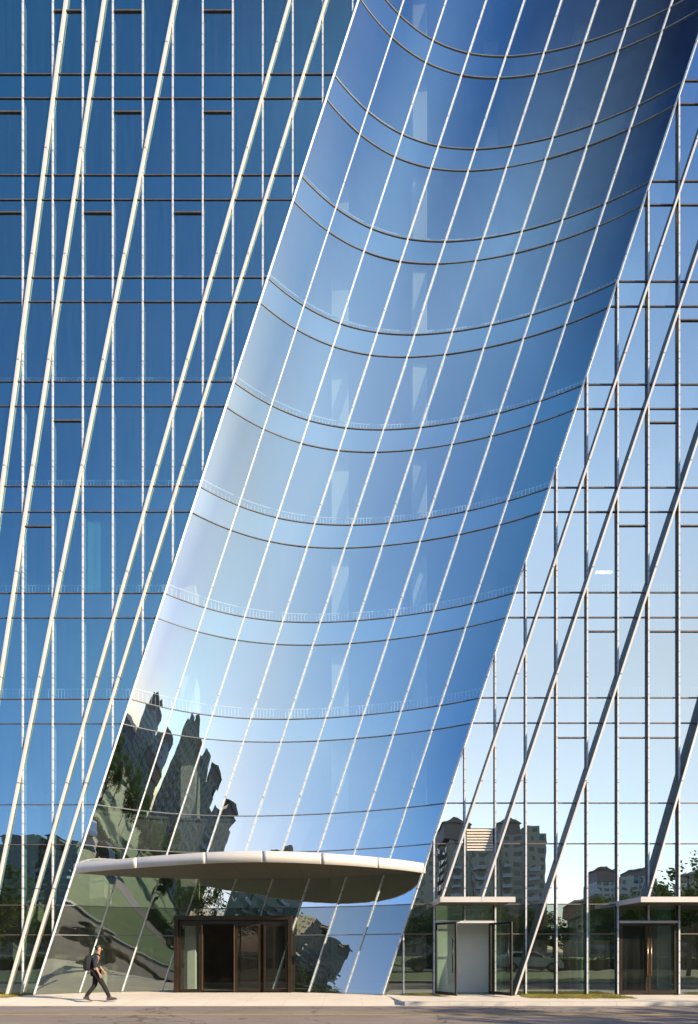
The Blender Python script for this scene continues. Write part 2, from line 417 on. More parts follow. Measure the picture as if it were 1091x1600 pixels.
# curved panes
PORT = (-6.42, -2.09, 2.82)
for k in range(9):
    for r in range(len(ZL)-1):
        nu, nv = 8, 6
        mb = MB(); gw = .0012
        w0, w1 = W[k]+gw, W[k+1]-gw
        a, b = random.gauss(0, .0024), random.gauss(0, .0020); pil = random.uniform(.0005, .0030)
        fr = []; bk = []
        def zat(w, t):
            za = ZL[r]+(ZR[r]-ZL[r])*w; zb = ZL[r+1]+(ZR[r+1]-ZL[r+1])*w
            return za+.012 + (zb-za-.024)*t
        for j in range(nv+1):
            for i in range(nu+1):
                w = w0+(w1-w0)*i/nu; z = zat(w, j/nv)
                tilt = a*(i/nu-.5)*1.3 + b*(j/nv-.5)*(zat(w, 1)-zat(w, 0)) + pil*4*(i/nu)*(1-i/nu)
                p, n = band_pt(w, z, tilt); q, _ = band_pt(w, z, tilt-.024)
                # leave out the part taken by the door portal
                fr.append(p); bk.append(q)
        nn = (nu+1)*(nv+1); mb.v = [tuple(p) for p in fr+bk]
        ix = lambda i, j, o=0: o*nn + j*(nu+1)+i
        cells = []
        for j in range(nv):
            for i in range(nu):
                c = (fr[ix(i, j)]+fr[ix(i+1, j+1)])/2
                if PORT[0]+.12 < c.x < PORT[1]-.12 and c.z < PORT[2]-.1: continue
                cells.append((i, j))
        if not cells: continue
        cs = set(cells)
        for (i, j) in cells:
            mb.face([ix(i, j), ix(i+1, j), ix(i+1, j+1), ix(i, j+1)], True)
            mb.face([ix(i, j, 1), ix(i, j+1, 1), ix(i+1, j+1, 1), ix(i+1, j, 1)], True)
            for (di, dj, e) in ((-1, 0, ((0, 0), (0, 1))), (1, 0, ((1, 1), (1, 0))), (0, -1, ((1, 0), (0, 0))), (0, 1, ((0, 1), (1, 1)))):
                if (i+di, j+dj) not in cs:
                    (a0, b0), (a1, b1) = e
                    # rim faces use their own vertices so that the sheet keeps clean smooth normals
                    base = len(mb.v)
                    mb.v += [mb.v[ix(i+a0, j+b0)], mb.v[ix(i+a1, j+b1)], mb.v[ix(i+a1, j+b1, 1)], mb.v[ix(i+a0, j+b0, 1)]]
                    mb.face([base, base+1, base+2, base+3])
        c = [fr[ix(0, 0)], fr[ix(nu, 0)], fr[ix(nu, nv)], fr[ix(0, nv)]]
        panes.append((vis([(p.x*D/(D+p.y), EYE+(p.z-EYE)*D/(D+p.y)) for p in c]), r in span_rows, 'band', mb, r < 2))
def merge(mbs):
    o = MB()
    for m in mbs:
        b = len(o.v); o.v += m.v; o.f += [[i+b for i in f] for f in m.f]; o.smooth += m.smooth; o.mi += m.mi
    return o
WN = {'left': 'flat left wing', 'right': 'flat right wing', 'band': 'hollow curved band'}
for span, nm in ((False, 'glass_panel'), (True, 'spandrel_panel')):
    ps = sorted([p for p in panes if p[1] == span], key=lambda p: -p[0])
    key = ('span_' if span else 'glass_')
    for p in ps[:100]: p[3].build(nm, M[('low_' if p[4] and not span else key)+p[2]], BLD, fix=False)
    rest = ps[100:]; mats = [M[k+w] for k in (key, 'low_') for w in ('left', 'band', 'right')]
    for p in rest: p[3].mi = [('left', 'band', 'right').index(p[2]) + (3 if p[4] and not span else 0)]*len(p[3].f)
    o = merge([p[3] for p in rest]).build(nm, mats, BLD, fix=False); o['kind'] = 'stuff'

# vertical mullions
for px in LX + [LX[-1]+46.85, LX[-1]+93.7]:
    x = ax(px); z0 = 0.0
    if x > edgeL(0): z0 = (x-edgeL(0))/((edgeL(TOP)-edgeL(0))/TOP)
    if z0 > TOP-1: continue
    mb = MB(); mb.bar((x, z0), (x, TOP), .05, -.03, -.002); mb.bar((x, z0+.1), (x, TOP), .05, .026, .16)
    mb.build('mullion', M['mullion'], BLD)
for px in [RX[0]-47.65] + RX:
    x = ax(px); z1 = TOP
    if x < edgeR(TOP): z1 = (x-edgeR(0))/((edgeR(TOP)-edgeR(0))/TOP)
    if z1 < .3: continue
    z0 = 0.0
    if abs(px-725.65) < 2 or abs(px-1011.55) < 2: z0 = az(1440)
    mb = MB(); mb.bar((x, z0), (x, z1-.05), .052, -.10, -.075); mb.bar((x, z0), (x, z1-.05), .042, -.075, -.002, 1); mb.bar((x, z0), (x, max(z0+.05, z1-.2)), .06, .026, .16, 1)  # dark bar behind the cap paints the mullion's shaded side
    mb.build('mullion', [M['mullion'], M['stem_shade']], BLD)
# horizontal transoms, one per floor line and wing
for i in range(1, len(ZL)-1):
    h = .028
    mb = MB(); z = ZL[i]; mb.bar((XL0, z), (edgeL(z)-.03, z), h, -.022, .05); mb.build('transom', M['transom'], BLD)
    z = ZR[i]; mb = MB(); x0 = edgeR(z)+.03
    mb.bar((x0, z), (XR1, z), .04, -.022, .05)
    if z > az(1441): mb.build('transom', M['transom'], BLD)
    else:
        mb = MB()
        for a, b in ((x0, D1[0]), (D1[1], D2[0]), (D2[1], XR1)): mb.bar((a, z), (b, z), .04, -.022, .05)
        mb.build('transom', M['transom'], BLD)
    mb = MB(); n = 72; hh = .016
    for s in range(n+1):
        w = s/n; z = ZL[i]+(ZR[i]-ZL[i])*w
        p, _ = band_pt(w, z, .022); q, _ = band_pt(w, z, -.05)
        mb.v += [(p.x, p.y, z-hh), (p.x, p.y, z+hh), (q.x, q.y, z+hh), (q.x, q.y, z-hh)]
    for s in range(n):
        pm = mb.v[4*s]
        if z < PORT[2] and PORT[0]-.05 < pm[0] < PORT[1]+.05: continue
        for e in range(4): mb.face([4*s+e, 4*s+(e+1) % 4, 4*s+4+(e+1) % 4, 4*s+4+e], True)
    mb.build('transom', M['line'], BLD)
for wing, x0, x1, z in vent_bars:
    mb = MB(); mb.bar((x0+.05, z), (x1-.05, z), .042, -.035, .05); mb.build('vent_bar', M['transom'], BLD)

# diagonal fins
left_d = [((103, 0), (0, 782), .20), ((162.5, 0), (0, 1062), .19), ((274, 0), (0, 1368), .18), ((452.5, 0), (10, 1556), .16), ((510, 0), (32.5, 1556), .145)]
def fin_line(p, q, wd, y0, y1, ext_top=True, zend=None):
    ym = y0*.6
    a = (ax(p[0], ym), az(p[1], ym)); b = (ax(q[0], ym), az(q[1], ym))
    s = (a[0]-b[0])/(a[1]-b[1])
    za = TOP; xa = b[0]+s*(za-b[1])
    zb = 0.0 if zend is None else zend; xb = b[0]+s*(zb-b[1])
    return (xb, zb), (xa, za), s
for p, q, wd in left_d:
    b, a, s = fin_line(p, q, wd, -.08, -.004)
    if b[0] < XL0-.5:       # leaves the wing at its outer edge
        zb = (XL0-.5-b[0])/s; b = (XL0-.5, zb)
    # stop on the edge of the hollow band
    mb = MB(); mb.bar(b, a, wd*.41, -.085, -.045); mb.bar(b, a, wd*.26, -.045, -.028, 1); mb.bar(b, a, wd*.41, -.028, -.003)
    mb.build('diagonal_fin', [M['fin'], M['stem_shade']], BLD)
right_d = [((1091, 212), (691, 1402), .19, 1402), ((1088.5, 398), (753.5, 1402), .19, 1402), ((1091.5, 680), (803.5, 1556), .19, None), ((1090, 1130), (1011, 1402), .19, 1402)]
for p, q, wd, ze in right_d:
    zend = None if ze is None else 3.26
    b, a, s = fin_line(p, q, wd, -.25, -.004, zend=zend)
    xm = XR1+.5
    if a[0] > xm: a = (xm, b[1]+(xm-b[0])/s)
    mb = MB(); mb.bar(b, a, wd*.36, -.27, -.235); mb.bar(b, a, wd*.30, -.235, -.003, 1)  # shade of the fin's left side is put into the rear bar's colour
    mb.build('diagonal_fin', [M['fin'], M['stem_shade']], BLD)
# fins of the hollow band
for k, w in enumerate(W):
    edge = k in (0, 9)
    hw = .029 if edge else .023; pr = .08 if edge else .05
    zs = [0.0, TOP]
    xmid = band_pt(w, 0)[0].x
    if not edge and PORT[0]-.05 < xmid < PORT[1]+.5:
        # stops on top of the door portal
        zb = PORT[2]-.02
        xt = band_pt(w, zb)[0].x
        if PORT[0] < xt < PORT[1]: zs[0] = zb
    mb = MB(); loops = []
    for z in zs:
        c, n = band_pt(w, z); t = Vector((-n.y, n.x, 0))
        loops.append([c - t*hw + n*pr, c + t*hw + n*pr, c + t*hw - n*.002, c - t*hw - n*.002])
    mb.prism(loops[0], loops[1])
    loops = []
    for z in zs:
        c, n = band_pt(w, z); t = Vector((-n.y, n.x, 0))
        loops.append([c - t*.03 - n*.03, c + t*.03 - n*.03, c + t*.03 - n*.15, c - t*.03 - n*.15])
    mb.prism(loops[0], loops[1])
    mb.build('edge_fin' if edge else 'curved_fin', M['bandfin'], BLD)

# floors, ceilings, rails, columns behind the glass
def plan(z, off, n=28):
    pts = [(XL0, off)]
    xs = []
    for s in range(n+1):
        p, _ = band_pt(s/n, z, -off); pts.append((p.x, p.y if 0 < s < n else max(p.y, off)))
    pts.append((XR1, off))
    return pts
BACK = 9.0
flo = [(5, 6)] + [(i, i+1) for i in range(7, 22, 2)]
for (a, b) in [(3, 4)] + flo:
    z0 = (ZL[a]+ZR[a])/2+.06; z1 = (ZL[b]+ZR[b])/2-.06
    pts = plan(z0, .22) + [(XR1, BACK), (XL0, BACK)]
    mb = MB(); mb.prism([(x, y, z0) for x, y in pts], [(x, y, z1) for x, y in pts]); mb.build('floor_slab', M['slab'], BLD)
for (a, b) in flo:
    fl, fr_ = ZL[b], ZR[b]
    if fl > 39: continue
    for wing in ('left', 'band', 'right'):
        mb = MB(); H = .52; sp = .115
        if wing == 'band':
            n = 104
            for s in range(n+1):
                w = .004+.992*s/n; z = fl+(fr_-fl)*w
                p, _ = band_pt(w, z, -.34); mb.box(p.x-.011, p.x+.011, p.y-.008, p.y+.008, z, z+H)
            last = None
            for s in range(0, 41):
                w = .004+.992*s/40; z = fl+(fr_-fl)*w
                p, _ = band_pt(w, z+H, -.34); p.z = z+H+.011
                if last is not None: mb.beam(last, p, .04, .022)
                last = p
        else:
            x0, x1, z = (XL0, edgeL(fl)-.1, fl) if wing == 'left' else (edgeR(fr_)+.1, XR1, fr_)
            if x1-x0 < .5: continue
            x = x0
            while x < x1: mb.box(x-.011, x+.011, .36, .376, z, z+H); x += sp
            mb.box(x0, x1, .348, .388, z+H, z+H+.022)
        mb.build('railing', M['rail'], BLD)
mb = MB()
mb.box(XL0, XR1, BACK, BACK+.3, -.1, TOP); mb.build('core_wall', M['interior'], BLD)
mb = MB(); mb.box(XL0, -7.9, 6.8, 7.0, 0, 5.3); mb.build('lobby_wall', M['lobbywall'], BLD)
mb = MB(); mb.box(-.9, XR1, 6.8, 7.0, 0, 5.3); mb.build('lobby_wall', M['lobbywall'], BLD)
mb = MB(); mb.box(XL0, XR1, .16, 9, -.04, -.012); 
pts = plan(0, .03) + [(XR1, BACK), (XL0, BACK)]
mb = MB(); mb.prism([(x, y, .004) for x, y in pts], [(x, y, -.1) for x, y in pts]); mb.build('lobby_floor', M['lobbyfloor'], BLD)
mb = MB(); mb.box(-7.89, -.91, 6.7, 7.0, 0, 5.3); mb.build('reception_wall', pbr('walnut_panel', (.06, .028, .014), .5, 0, .2, 2), BLD)
for x, y, z0, z1, r in ((-.35, 2.3, 5.9, TOP, .33), (-6.3, 2.5, 0, TOP, .3), (-9.9, 2.6, 0, 5.3, .3), (5.7, 3.0, 0, TOP, .28), (2.7, 2.0, 5.9, TOP, .28), (-9.0, 4.5, 5.9, TOP, .3), (9.2, 2.6, 0, TOP, .28), (12.4, 2.6, 0, TOP, .28), (-13., 3.2, 0, TOP, .3)):
    mb = MB(); mb.box(x-r, x+r, y-r, y+r, z0, z1); mb.build('column', M['column'], BLD, bevel=.02)
# things seen through single panes
mb = MB(); x0, z1 = at(132, 803); x1, z0 = at(175, 925)
for k in range(7): 
    a = x0+(x1-x0)*k/7; b = x0+(x1-x0)*(k+1)/7
    mb.box(a, b-.004, .2+.015*(k % 2), .215+.015*(k % 2), z0, z1)
mb.build('roller_blind', M['blind'], BLD)
for (p0, p1, py) in ((932, 957, 894), (898, 908, 823), (1017, 1050, 823)):
    Y = 1.6; mb = MB(); z = az(py, Y)
    mb.box(ax(p0, Y), ax(p1, Y), Y, Y+.08, z, z+.05); mb.build('ceiling_light', M['lamp'], BLD)
# end walls and roof close the volume
mb = MB(); mb.box(XL0-.12, XL0-.045, -.1, BACK+.3, 0, TOP+.4); mb.build('end_wall', M['clad'], BLD)
mb = MB(); mb.box(XR1+.05, XR1+.12, -.1, BACK+.3, 0, TOP+.4); mb.build('end_wall', M['clad'], BLD)
pts = plan(TOP, .0) + [(XR1, BACK+.3), (XL0, BACK+.3)]
mb = MB(); mb.prism([(x, y, TOP+.003) for x, y in pts], [(x, y, TOP+.5) for x, y in pts]); mb.build('roof', M['clad'], BLD)
# louvre grille
x0, z1 = at(726.5, 1295); x1, z0 = at(772.5, 1330)
mb = MB(); n = 8
for k in range(n):
    z = z0 + (z1-z0)*(k+.1)/n; h = (z1-z0)/n*.72
    mb.prism([(x0+.06, -.05, z), (x0+.06, .02, z+h*.5), (x0+.06, .02, z+h), (x0+.06, -.05, z+h*.5)], [(x1-.06, -.05, z), (x1-.06, .02, z+h*.5), (x1-.06, .02, z+h), (x1-.06, -.05, z+h*.5)])
mb.box(x0+.04, x1-.04, .03, .05, z0, z1)
mb.build('louvre_grille', M['louvre'], BLD)

# ------------------------------------------------------------------ main canopy
zt0, zb0 = 4.55, 4.235
tabX = [(118, 1352), (200, 1342), (300, 1334), (400, 1330.5), (500, 1333), (600, 1341), (664, 1350)]
fp = [(edgeL(4.4)-.05, .0)] + [(-8.45, -.52), (-7.25, -1.0), (-6.1, -1.46), (-4.88, -1.87), (-3.85, -2.12), (-2.82, -2.22), (-1.85, -2.14), (-.9, -1.9), (.15, -1.53), (1.15, -1.05), (1.95, -.56), (edgeR(4.4)+.04, .0)]
def catmull(P, n=6):
    out = []
    for i in range(len(P)-1):
        p0 = P[max(i-1, 0)]; p1 = P[i]; p2 = P[i+1]; p3 = P[min(i+2, len(P)-1)]
        for s in range(n):
            t = s/n
            out.append(tuple(.5*((2*p1[k]) + (-p0[k]+p2[k])*t + (2*p0[k]-5*p1[k]+4*p2[k]-p3[k])*t*t + (-p0[k]+3*p1[k]-3*p2[k]+p3[k])*t**3) for k in (0, 1)))
    out.append(P[-1]); return out
front = catmull(fp)
def back_y(x, z): 
    w = (x-edgeL(z))/(edgeR(z)-edgeL(z)); return gd(min(max(w, 0), 1))-.004
core = MB()
def canopy_loop(z, inset):
    f = [(x, y+inset, z) for x, y in front]
    b = [(x, max(back_y(x, z), y+inset+.02), z) for x, y in reversed(front)]
    return f+b
core.prism(canopy_loop(zb0+.03, .05), canopy_loop(zt0-.02, .05))
CAN = core.build('entrance_canopy', M['transom'], BLD); CAN['label'] = 'lens shaped white canopy over the main entrance'
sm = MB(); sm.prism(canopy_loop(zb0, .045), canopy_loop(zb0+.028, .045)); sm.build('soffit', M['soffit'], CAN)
sm = MB(); sm.prism(canopy_loop(zt0-.018, .045), canopy_loop(zt0, .045)); sm.build('top_sheet', M['canopy'], CAN)
seams = [-99] + [ax(p, -1.0*((1 if i in (0, 4) else 2))) for i, p in enumerate((217, 321, 412, 502, 590))] + [99]
for i in range(6):
    seg = [q for q in front if seams[i] < q[0] < seams[i+1]]
    # exact ends
    def yat(x):
        for (xa, ya), (xb, yb) in zip(front, front[1:]):
            if xa <= x <= xb: return ya+(yb-ya)*(x-xa)/(xb-xa)
        return 0
    if i > 0: seg = [(seams[i]+.006, yat(seams[i]+.006))] + seg
    if i < 5: seg = seg + [(seams[i+1]-.006, yat(seams[i+1]-.006))]
    mb = MB()
    n = len(seg)
    for x, y in seg: mb.v += [(x, y, zb0-.012), (x, y-.0, zt0+.012), (x, y+.042, zt0+.012), (x, y+.042, zb0-.012)]
    for s in range(n-1):
        for e in range(4): mb.face([4*s+e, 4*s+(e+1) % 4, 4*s+4+(e+1) % 4, 4*s+4+e], e in (0, 2))
    mb.face([0, 1, 2, 3]); mb.face([4*n-1, 4*n-2, 4*n-3, 4*n-4])
    mb.build('fascia_panel', M['canopy'], CAN)

# ------------------------------------------------------------------ small canopies
for (xa, xb, lab, seam) in ((2.93, 5.29, 'small flat canopy over the open side door', (4.2,)), (9.3, 13.6, 'flat canopy over the closed side door', (11.7,))):
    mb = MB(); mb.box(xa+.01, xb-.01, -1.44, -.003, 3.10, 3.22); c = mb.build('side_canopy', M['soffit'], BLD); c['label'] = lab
    cuts = [xa] + list(seam) + [xb]
    for u, v in zip(cuts, cuts[1:]):
        mb = MB(); mb.box(u+.004, v-.004, -1.5, -1.443, 3.08, 3.25); mb.build('fascia_panel', M['canopy'], c)
    mb = MB(); mb.box(xa-.03, xa+.006, -1.5, -.003, 3.08, 3.25); mb.build('side_fascia', M['canopy'], c)
    mb = MB(); mb.box(xa+.01, xb-.01, -1.44, -.003, 3.223, 3.24); mb.build('top_sheet', M['canopy'], c)

# ------------------------------------------------------------------ doors
def leaf(name, w, h, parent, fr=.07, mat='black_metal', handle_side=1, inner=True, bottom=.1):
    """a framed glass door leaf from local x 0..w"""
    mb = MB(); mb.box(0, fr, -.025, .025, 0, h); mb.box(w-fr, w, -.025, .025, 0, h)
    mb.box(fr, w-fr, -.0235, .0235, h-fr, h-.001); mb.box(fr, w-fr, -.0235, .0235, .001, bottom)
    f = mb.build(name, M[mat], parent, bevel=.003)
    g = MB(); g.box(fr-.005, w-fr+.005, -.006, .006, bottom-.005, h-fr+.005); g.build('door_glass', M['door_glass'], f)
    return f
def handle(parent, x, z0, z1, mat='steel', side=-1):
    mb = MB(); y = side*.09
    mb.tube([(x, y, z0), (x, y, z1)], .018, 10)
    for z in (z0+.12, z1-.12): mb.tube([(x, side*.02, z), (x, y, z)], .012, 8)
    return mb.build('door_handle', M[mat], parent)
# open double door in the right wing
fm = MB(); zt = D1[2]
fm.box(D1[0]+.048, D1[1]-.048, -.10, .08, zt-.06, zt+.02)
F1 = fm.build('door_frame', M['mullion'], BLD); F1['label'] = 'white head frame above the open side door'
l = leaf('door_leaf', 1.03, 2.44, BLD); l.location = (2.99, -.09, .05); l.rotation_euler = (0, 0, -R(58)); handle(l, .93, .75, 1.9, 'black_metal'); l['label'] = 'open black framed glass door leaf on the left'
l = leaf('door_leaf', 1.03, 2.44, BLD); l.location = (4.86, -.09, .05); l.rotation_euler = (0, 0, -R(62)); handle(l, .93, .75, 1.9, 'black_metal'); l['label'] = 'open black framed glass door leaf on the right'
mb = MB(); mb.box(4.86, 5.03, -.05, .05, .05, zt-.06); mb.build('door_jamb', M['bronze'], BLD)
mb = MB(); mb.box(3.2, 5.35, 1.1, 1.25, 0, 3.3); mb.box(5.3, 5.4, .3, 1.1, 0, 3.3); mb.build('vestibule_wall', M['greycol'], BLD)
# closed double door
zt = D2[2]; fm = MB(); fm.box(D2[0]+.048, D2[1]-.048, -.10, .08, zt-.06, zt+.02)
fm.build('door_frame', M['mullion'], BLD)['label'] = 'white head frame above the closed side door'
x0, x1 = D2[0]+.07, D2[1]-.07; wl = (x1-x0)/2
l = leaf('door_leaf', wl-.006, zt-.12, BLD, .09, 'bronze'); l.location = (x0, -.04, .05); handle(l, wl-.06, .62, 1.95)
l = leaf('door_leaf', wl-.006, zt-.12, BLD, .09, 'bronze'); l.location = (x0+wl+.003, -.04, .05); handle(l, .06, .62, 1.95)
# main portal
PY = .95
P0, P1, PZ = PORT
mb = MB(); t = .15
mb.box(P0, P0+t, PY, 1.75, 0, PZ); mb.box(P1-t, P1, PY, 1.75, 0, PZ); mb.box(P0+t, P1-t, PY+.002, 1.748, PZ-t, PZ-.002)
PF = mb.build('entrance_portal', M['bronze'], BLD, bevel=.006); PF['label'] = 'projecting dark bronze portal of the main entrance'
mb = MB(); mb.box(P0+t, P1-t, 1.08, 1.22, PZ-t-.16, PZ-t-.003); mb.build('door_track', M['black_metal'], PF)
mb = MB(); mb.box(P0+t+.01, P1-t-.01, 1.0, 1.7, .002, .012); mb.build('threshold', M['black_metal'], PF)
def px1(p): return ax(p, 1.12)
for a, b, y in ((280, 311, 1.10), (368.5, 407, 1.10), (412, 449, 1.14)):
    w = px1(b)-px1(a); l = leaf('sliding_door_leaf', w, PZ-t-.17, BLD, .07, 'bronze'); l.location = (px1(a), y, .02)
    l['label'] = {280: 'leftmost leaf of the main entrance', 368.5: 'middle leaf of the main entrance', 412: 'right leaf of the main entrance'}[a]
for a, b in ((311.5, 317.5),): 
    mb = MB(); mb.box(px1(a), px1(b), 1.04, 1.2, .02, PZ-t-.17); mb.build('door_post', M['bronze'], PF)
mb = MB(); mb.box(px1(316.6), px1(317.8), 1.02, 1.06, .1, PZ-t-.2); mb.build('door_edge_strip', M['steel'], PF)
mb = MB(); mb.box(px1(366.5), px1(368), 1.02, 1.06, .02, PZ-t-.2); mb.build('door_edge_strip', M['steel'], PF)
mb = MB(); mb.box(px1(368), px1(373), 1.03, 1.06, PZ-.01, PZ+.06); mb.build('door_sensor', M['canopy'], PF)

# ------------------------------------------------------------------ ground
def plain(name, mb, mat, kind='structure', **k): return tag(mb.build(name, M[mat], None, **k), kind=kind)
mb = MB(); mb.v = [(-900, -900, -.17), (900, -900, -.17), (900, 900, -.17), (-900, 900, -.17)]; mb.face([0, 1, 2, 3]); plain('ground', mb, 'earth', fix=False)
RZ = -.12
mb = MB(); mb.v = [(-400, -7.8, RZ), (400, -7.8, RZ), (400, -2.3, RZ), (-400, -2.3, RZ)]; mb.face([0, 1, 2, 3]); plain('road', mb, 'road', fix=False)
# forecourt in the middle slopes gently to the road, raised pavement on the right
mb = MB(); xe = [(1.22, .35), (1.62, -2.22)]
prof = [(9.0, .0), (-.6, -.0), (-1.6, -.035), (-2.42, -.112), (-2.42, -.165)]
L = -60; 
for (y, z) in prof:
    xr = 1.2 + (.35-y)*.155 if y < .35 else 1.2
    mb.v += [(L, y, z-.006), (xr+.05, y, z-.006)]
for i in range(len(prof)-1): mb.face([2*i, 2*i+2, 2*i+3, 2*i+1])
plain('forecourt', mb, 'paving', fix=False)
mb = MB(); a = [(1.25, .02), (1.62, -2.22), (60, -2.22), (60, .02)]
mb.prism([(x, y, .0) for x, y in a], [(x, y, -.165) for x, y in a]); plain('pavement', mb, 'paving')
mb = MB(); a = [(1.622, -2.222), (1.66, -2.42), (60, -2.42), (60, -2.222)]
mb.prism([(x, y, .006) for x, y in a], [(x, y, -.165) for x, y in a]); plain('kerb', mb, 'kerb', bevel=.015)
mb = MB()
def wavy(x0, x1, y0, y1, z, n=40, amp=.09):
    b = len(mb.v)
    for i in range(n+1):
        x = x0+(x1-x0)*i/n; e = min(1, i/3, (n-i)/3); h = (y0-y1)/2
        mb.v += [(x, y1+ (y0-y1)*(.5-.5*e) - random.uniform(0, amp)*e*.2, z), (x, y0-(y0-y1)*(.5-.5*e)+random.uniform(-amp, amp)*e, z)]
    for i in range(n): mb.face([b+2*i, b+2*i+2, b+2*i+3, b+2*i+1])
wavy(1.75, 3.6, -.35, -.03, .009, 20); wavy(5.75, 9.45, -1.35, -.03, .009, 60, .16); wavy(11.9, 15.5, -.9, -.03, .009, 30)
wavy(-16, -11.0, -.95, -.03, .004, 40, .12)
plain('dry_verge', mb, 'verge')
gb = MB()
def blades(x0, x1, y0, y1, n, z=.008):
    for _ in range(n):
        x = random.uniform(x0, x1); y = random.uniform(y0, y1)*1.0; a = random.uniform(0, 6.28); h = random.uniform(.02, .07); w = .008
        l = random.uniform(-.03, .03); b = len(gb.v)
        gb.v += [(x-w*math.cos(a), y-w*math.sin(a), z), (x+w*math.cos(a), y+w*math.sin(a), z), (x+l, y+l*.5, z+h)]; gb.face([b, b+1, b+2])
blades(1.9, 3.5, -.3, -.05, 700); blades(5.9, 9.2, -1.2, -.05, 4200); blades(12.1, 15.3, -.8, -.05, 1500); blades(-15, -11.1, -.85, -.05, 2600, .003)
tag(gb.build('grass', M['bladegrass'], None, fix=False), 'short dry yellow green grass along the foot of the glass', 'grass', kind='stuff')
mb = MB(); y0 = -(D-13.05); mb.v = [(-300, y0-.055, RZ+.004), (300, y0-.055, RZ+.004), (300, y0+.055, RZ+.004), (-300, y0+.055, RZ+.004)]; mb.face([0, 1, 2, 3]); plain('yellow_road_line', mb, 'yellow', fix=False)
# far side, behind the camera
mb = MB(); a = [(-300, -7.8), (300, -7.8), (300, -8.1), (-300, -8.1)]
mb.prism([(x, y, .0) for x, y in a], [(x, y, -.165) for x, y in a]); plain('far_kerb', mb, 'kerb')
mb = MB(); mb.v = [(-60, -23.2, -.006), (60, -23.2, -.006), (60, -19.2, -.006), (-60, -19.2, -.006)]; mb.face([0, 1, 2, 3]); plain('parking_strip', mb, 'road', fix=False)
mb = MB(); mb.v = [(-300, -120, -.02), (300, -120, -.02), (300, -8.11, -.02), (-300, -8.11, -.02)]; mb.face([0, 1, 2, 3]); plain('park_lawn', mb, 'grass', fix=False)

# ------------------------------------------------------------------ trees behind the camera (seen in the glass)
def make_tree(name, h, rad, seed, leafm, nclump=46, leaves=70, ls=.17, trunk_frac=.28):
    rnd = random.Random(seed); root = empty(name)
    t = MB(); tips = []
    t.tube([(0, 0, -.1), (.03, .02, h*.2), (-.05, .03, h*.45), (.03, -.05, h*.7), (0, 0, h*.9)], [.17, .13, .10, .06, .02], 9)
    for k in range(9):
        a = k*2.4+rnd.uniform(-.3, .3); z0 = h*rnd.uniform(trunk_frac, .65); L = rad*rnd.uniform(.6, .95)
        m = (math.cos(a)*L*.5, math.sin(a)*L*.5, z0+L*.35); e = (math.cos(a)*L, math.sin(a)*L, z0+L*.6)
        t.tube([(0, 0, z0), m, e], [.06, .04, .015], 6)
    t.build('trunk', M['bark'], root)
    c = MB(); cz = h*(trunk_frac+.5*(1-trunk_frac)); hz = h*(1-trunk_frac)/2
    for _ in range(nclump):
        while True:
            u = Vector((rnd.uniform(-1, 1), rnd.uniform(-1, 1), rnd.uniform(-1, 1)))
            if .25 < u.length < 1: break
        cc = Vector((u.x*rad, u.y*rad, cz+u.z*hz*.95)); cr = rad*rnd.uniform(.18, .36)
        for _ in range(leaves):
            p = cc + Vector((rnd.gauss(0, .55), rnd.gauss(0, .55), rnd.gauss(0, .42)))*cr
            n = Vector((rnd.gauss(0, 1), rnd.gauss(0, 1), rnd.gauss(0, 1)+.6)).normalized()
            a = n.cross(Vector((.3, .5, .8))).normalized(); b = n.cross(a); s = ls*rnd.uniform(.6, 1.3)
            i = len(c.v); c.v += [tuple(p+a*s), tuple(p+b*s*.55), tuple(p-a*s), tuple(p-b*s*.55)]; c.face([i, i+1, i+2, i+3])
    c.build('crown', M[leafm], root, fix=False)
    return root
protos = [make_tree('broadleaf_tree', 8.2, 3.1, 1, 'leaf'), make_tree('broadleaf_tree', 7.0, 2.6, 2, 'leaf2'), make_tree('broadleaf_tree', 9.4, 2.9, 3, 'leaf', 52)]
rt = random.Random(5); used = set()
def put_tree(i, x, y, s, lab, grp):
    o = protos[i] if i not in used else copy_tree(protos[i]); used.add(i)
    o.location = (x, y, -.05); o.scale = (s, s, s*rt.uniform(.92, 1.08)); o.rotation_euler = (0, 0, rt.uniform(0, 6.28)); tag(o, lab, 'tree', grp)
for k in range(34):
    x = -78+k*4.7+rt.uniform(-1.2, 1.2)
    put_tree(k % 3, x, -42+rt.uniform(-4, 4)-abs(x)*.05, rt.uniform(.72, 1.0), 'leafy park tree standing across the road behind the photographer', 'trees in the park across the road')
for k in range(16):
    x = -110+k*14+rt.uniform(-3, 3)
    put_tree(k % 3, x, -66+rt.uniform(-6, 6), rt.uniform(.9, 1.25), 'leafy park tree standing across the road behind the photographer', 'trees in the park across the road')
for k, (x, y, s) in enumerate(((20.5, -13.0, .84), (24.5, -13.1, .80), (28.5, -12.9, .86), (33, -13.1, .84), (37.5, -12.8, .86), (42, -13, .88), (47, -13.1, .85), (52, -13, .88), (58, -13, .88), (-22, -12.5, .9), (-27, -14, 1.), (-33, -13, .95))):
    put_tree(k % 3, x, y, s, 'street tree on the lawn edge beyond the road, out of view', 'street trees beyond the road')
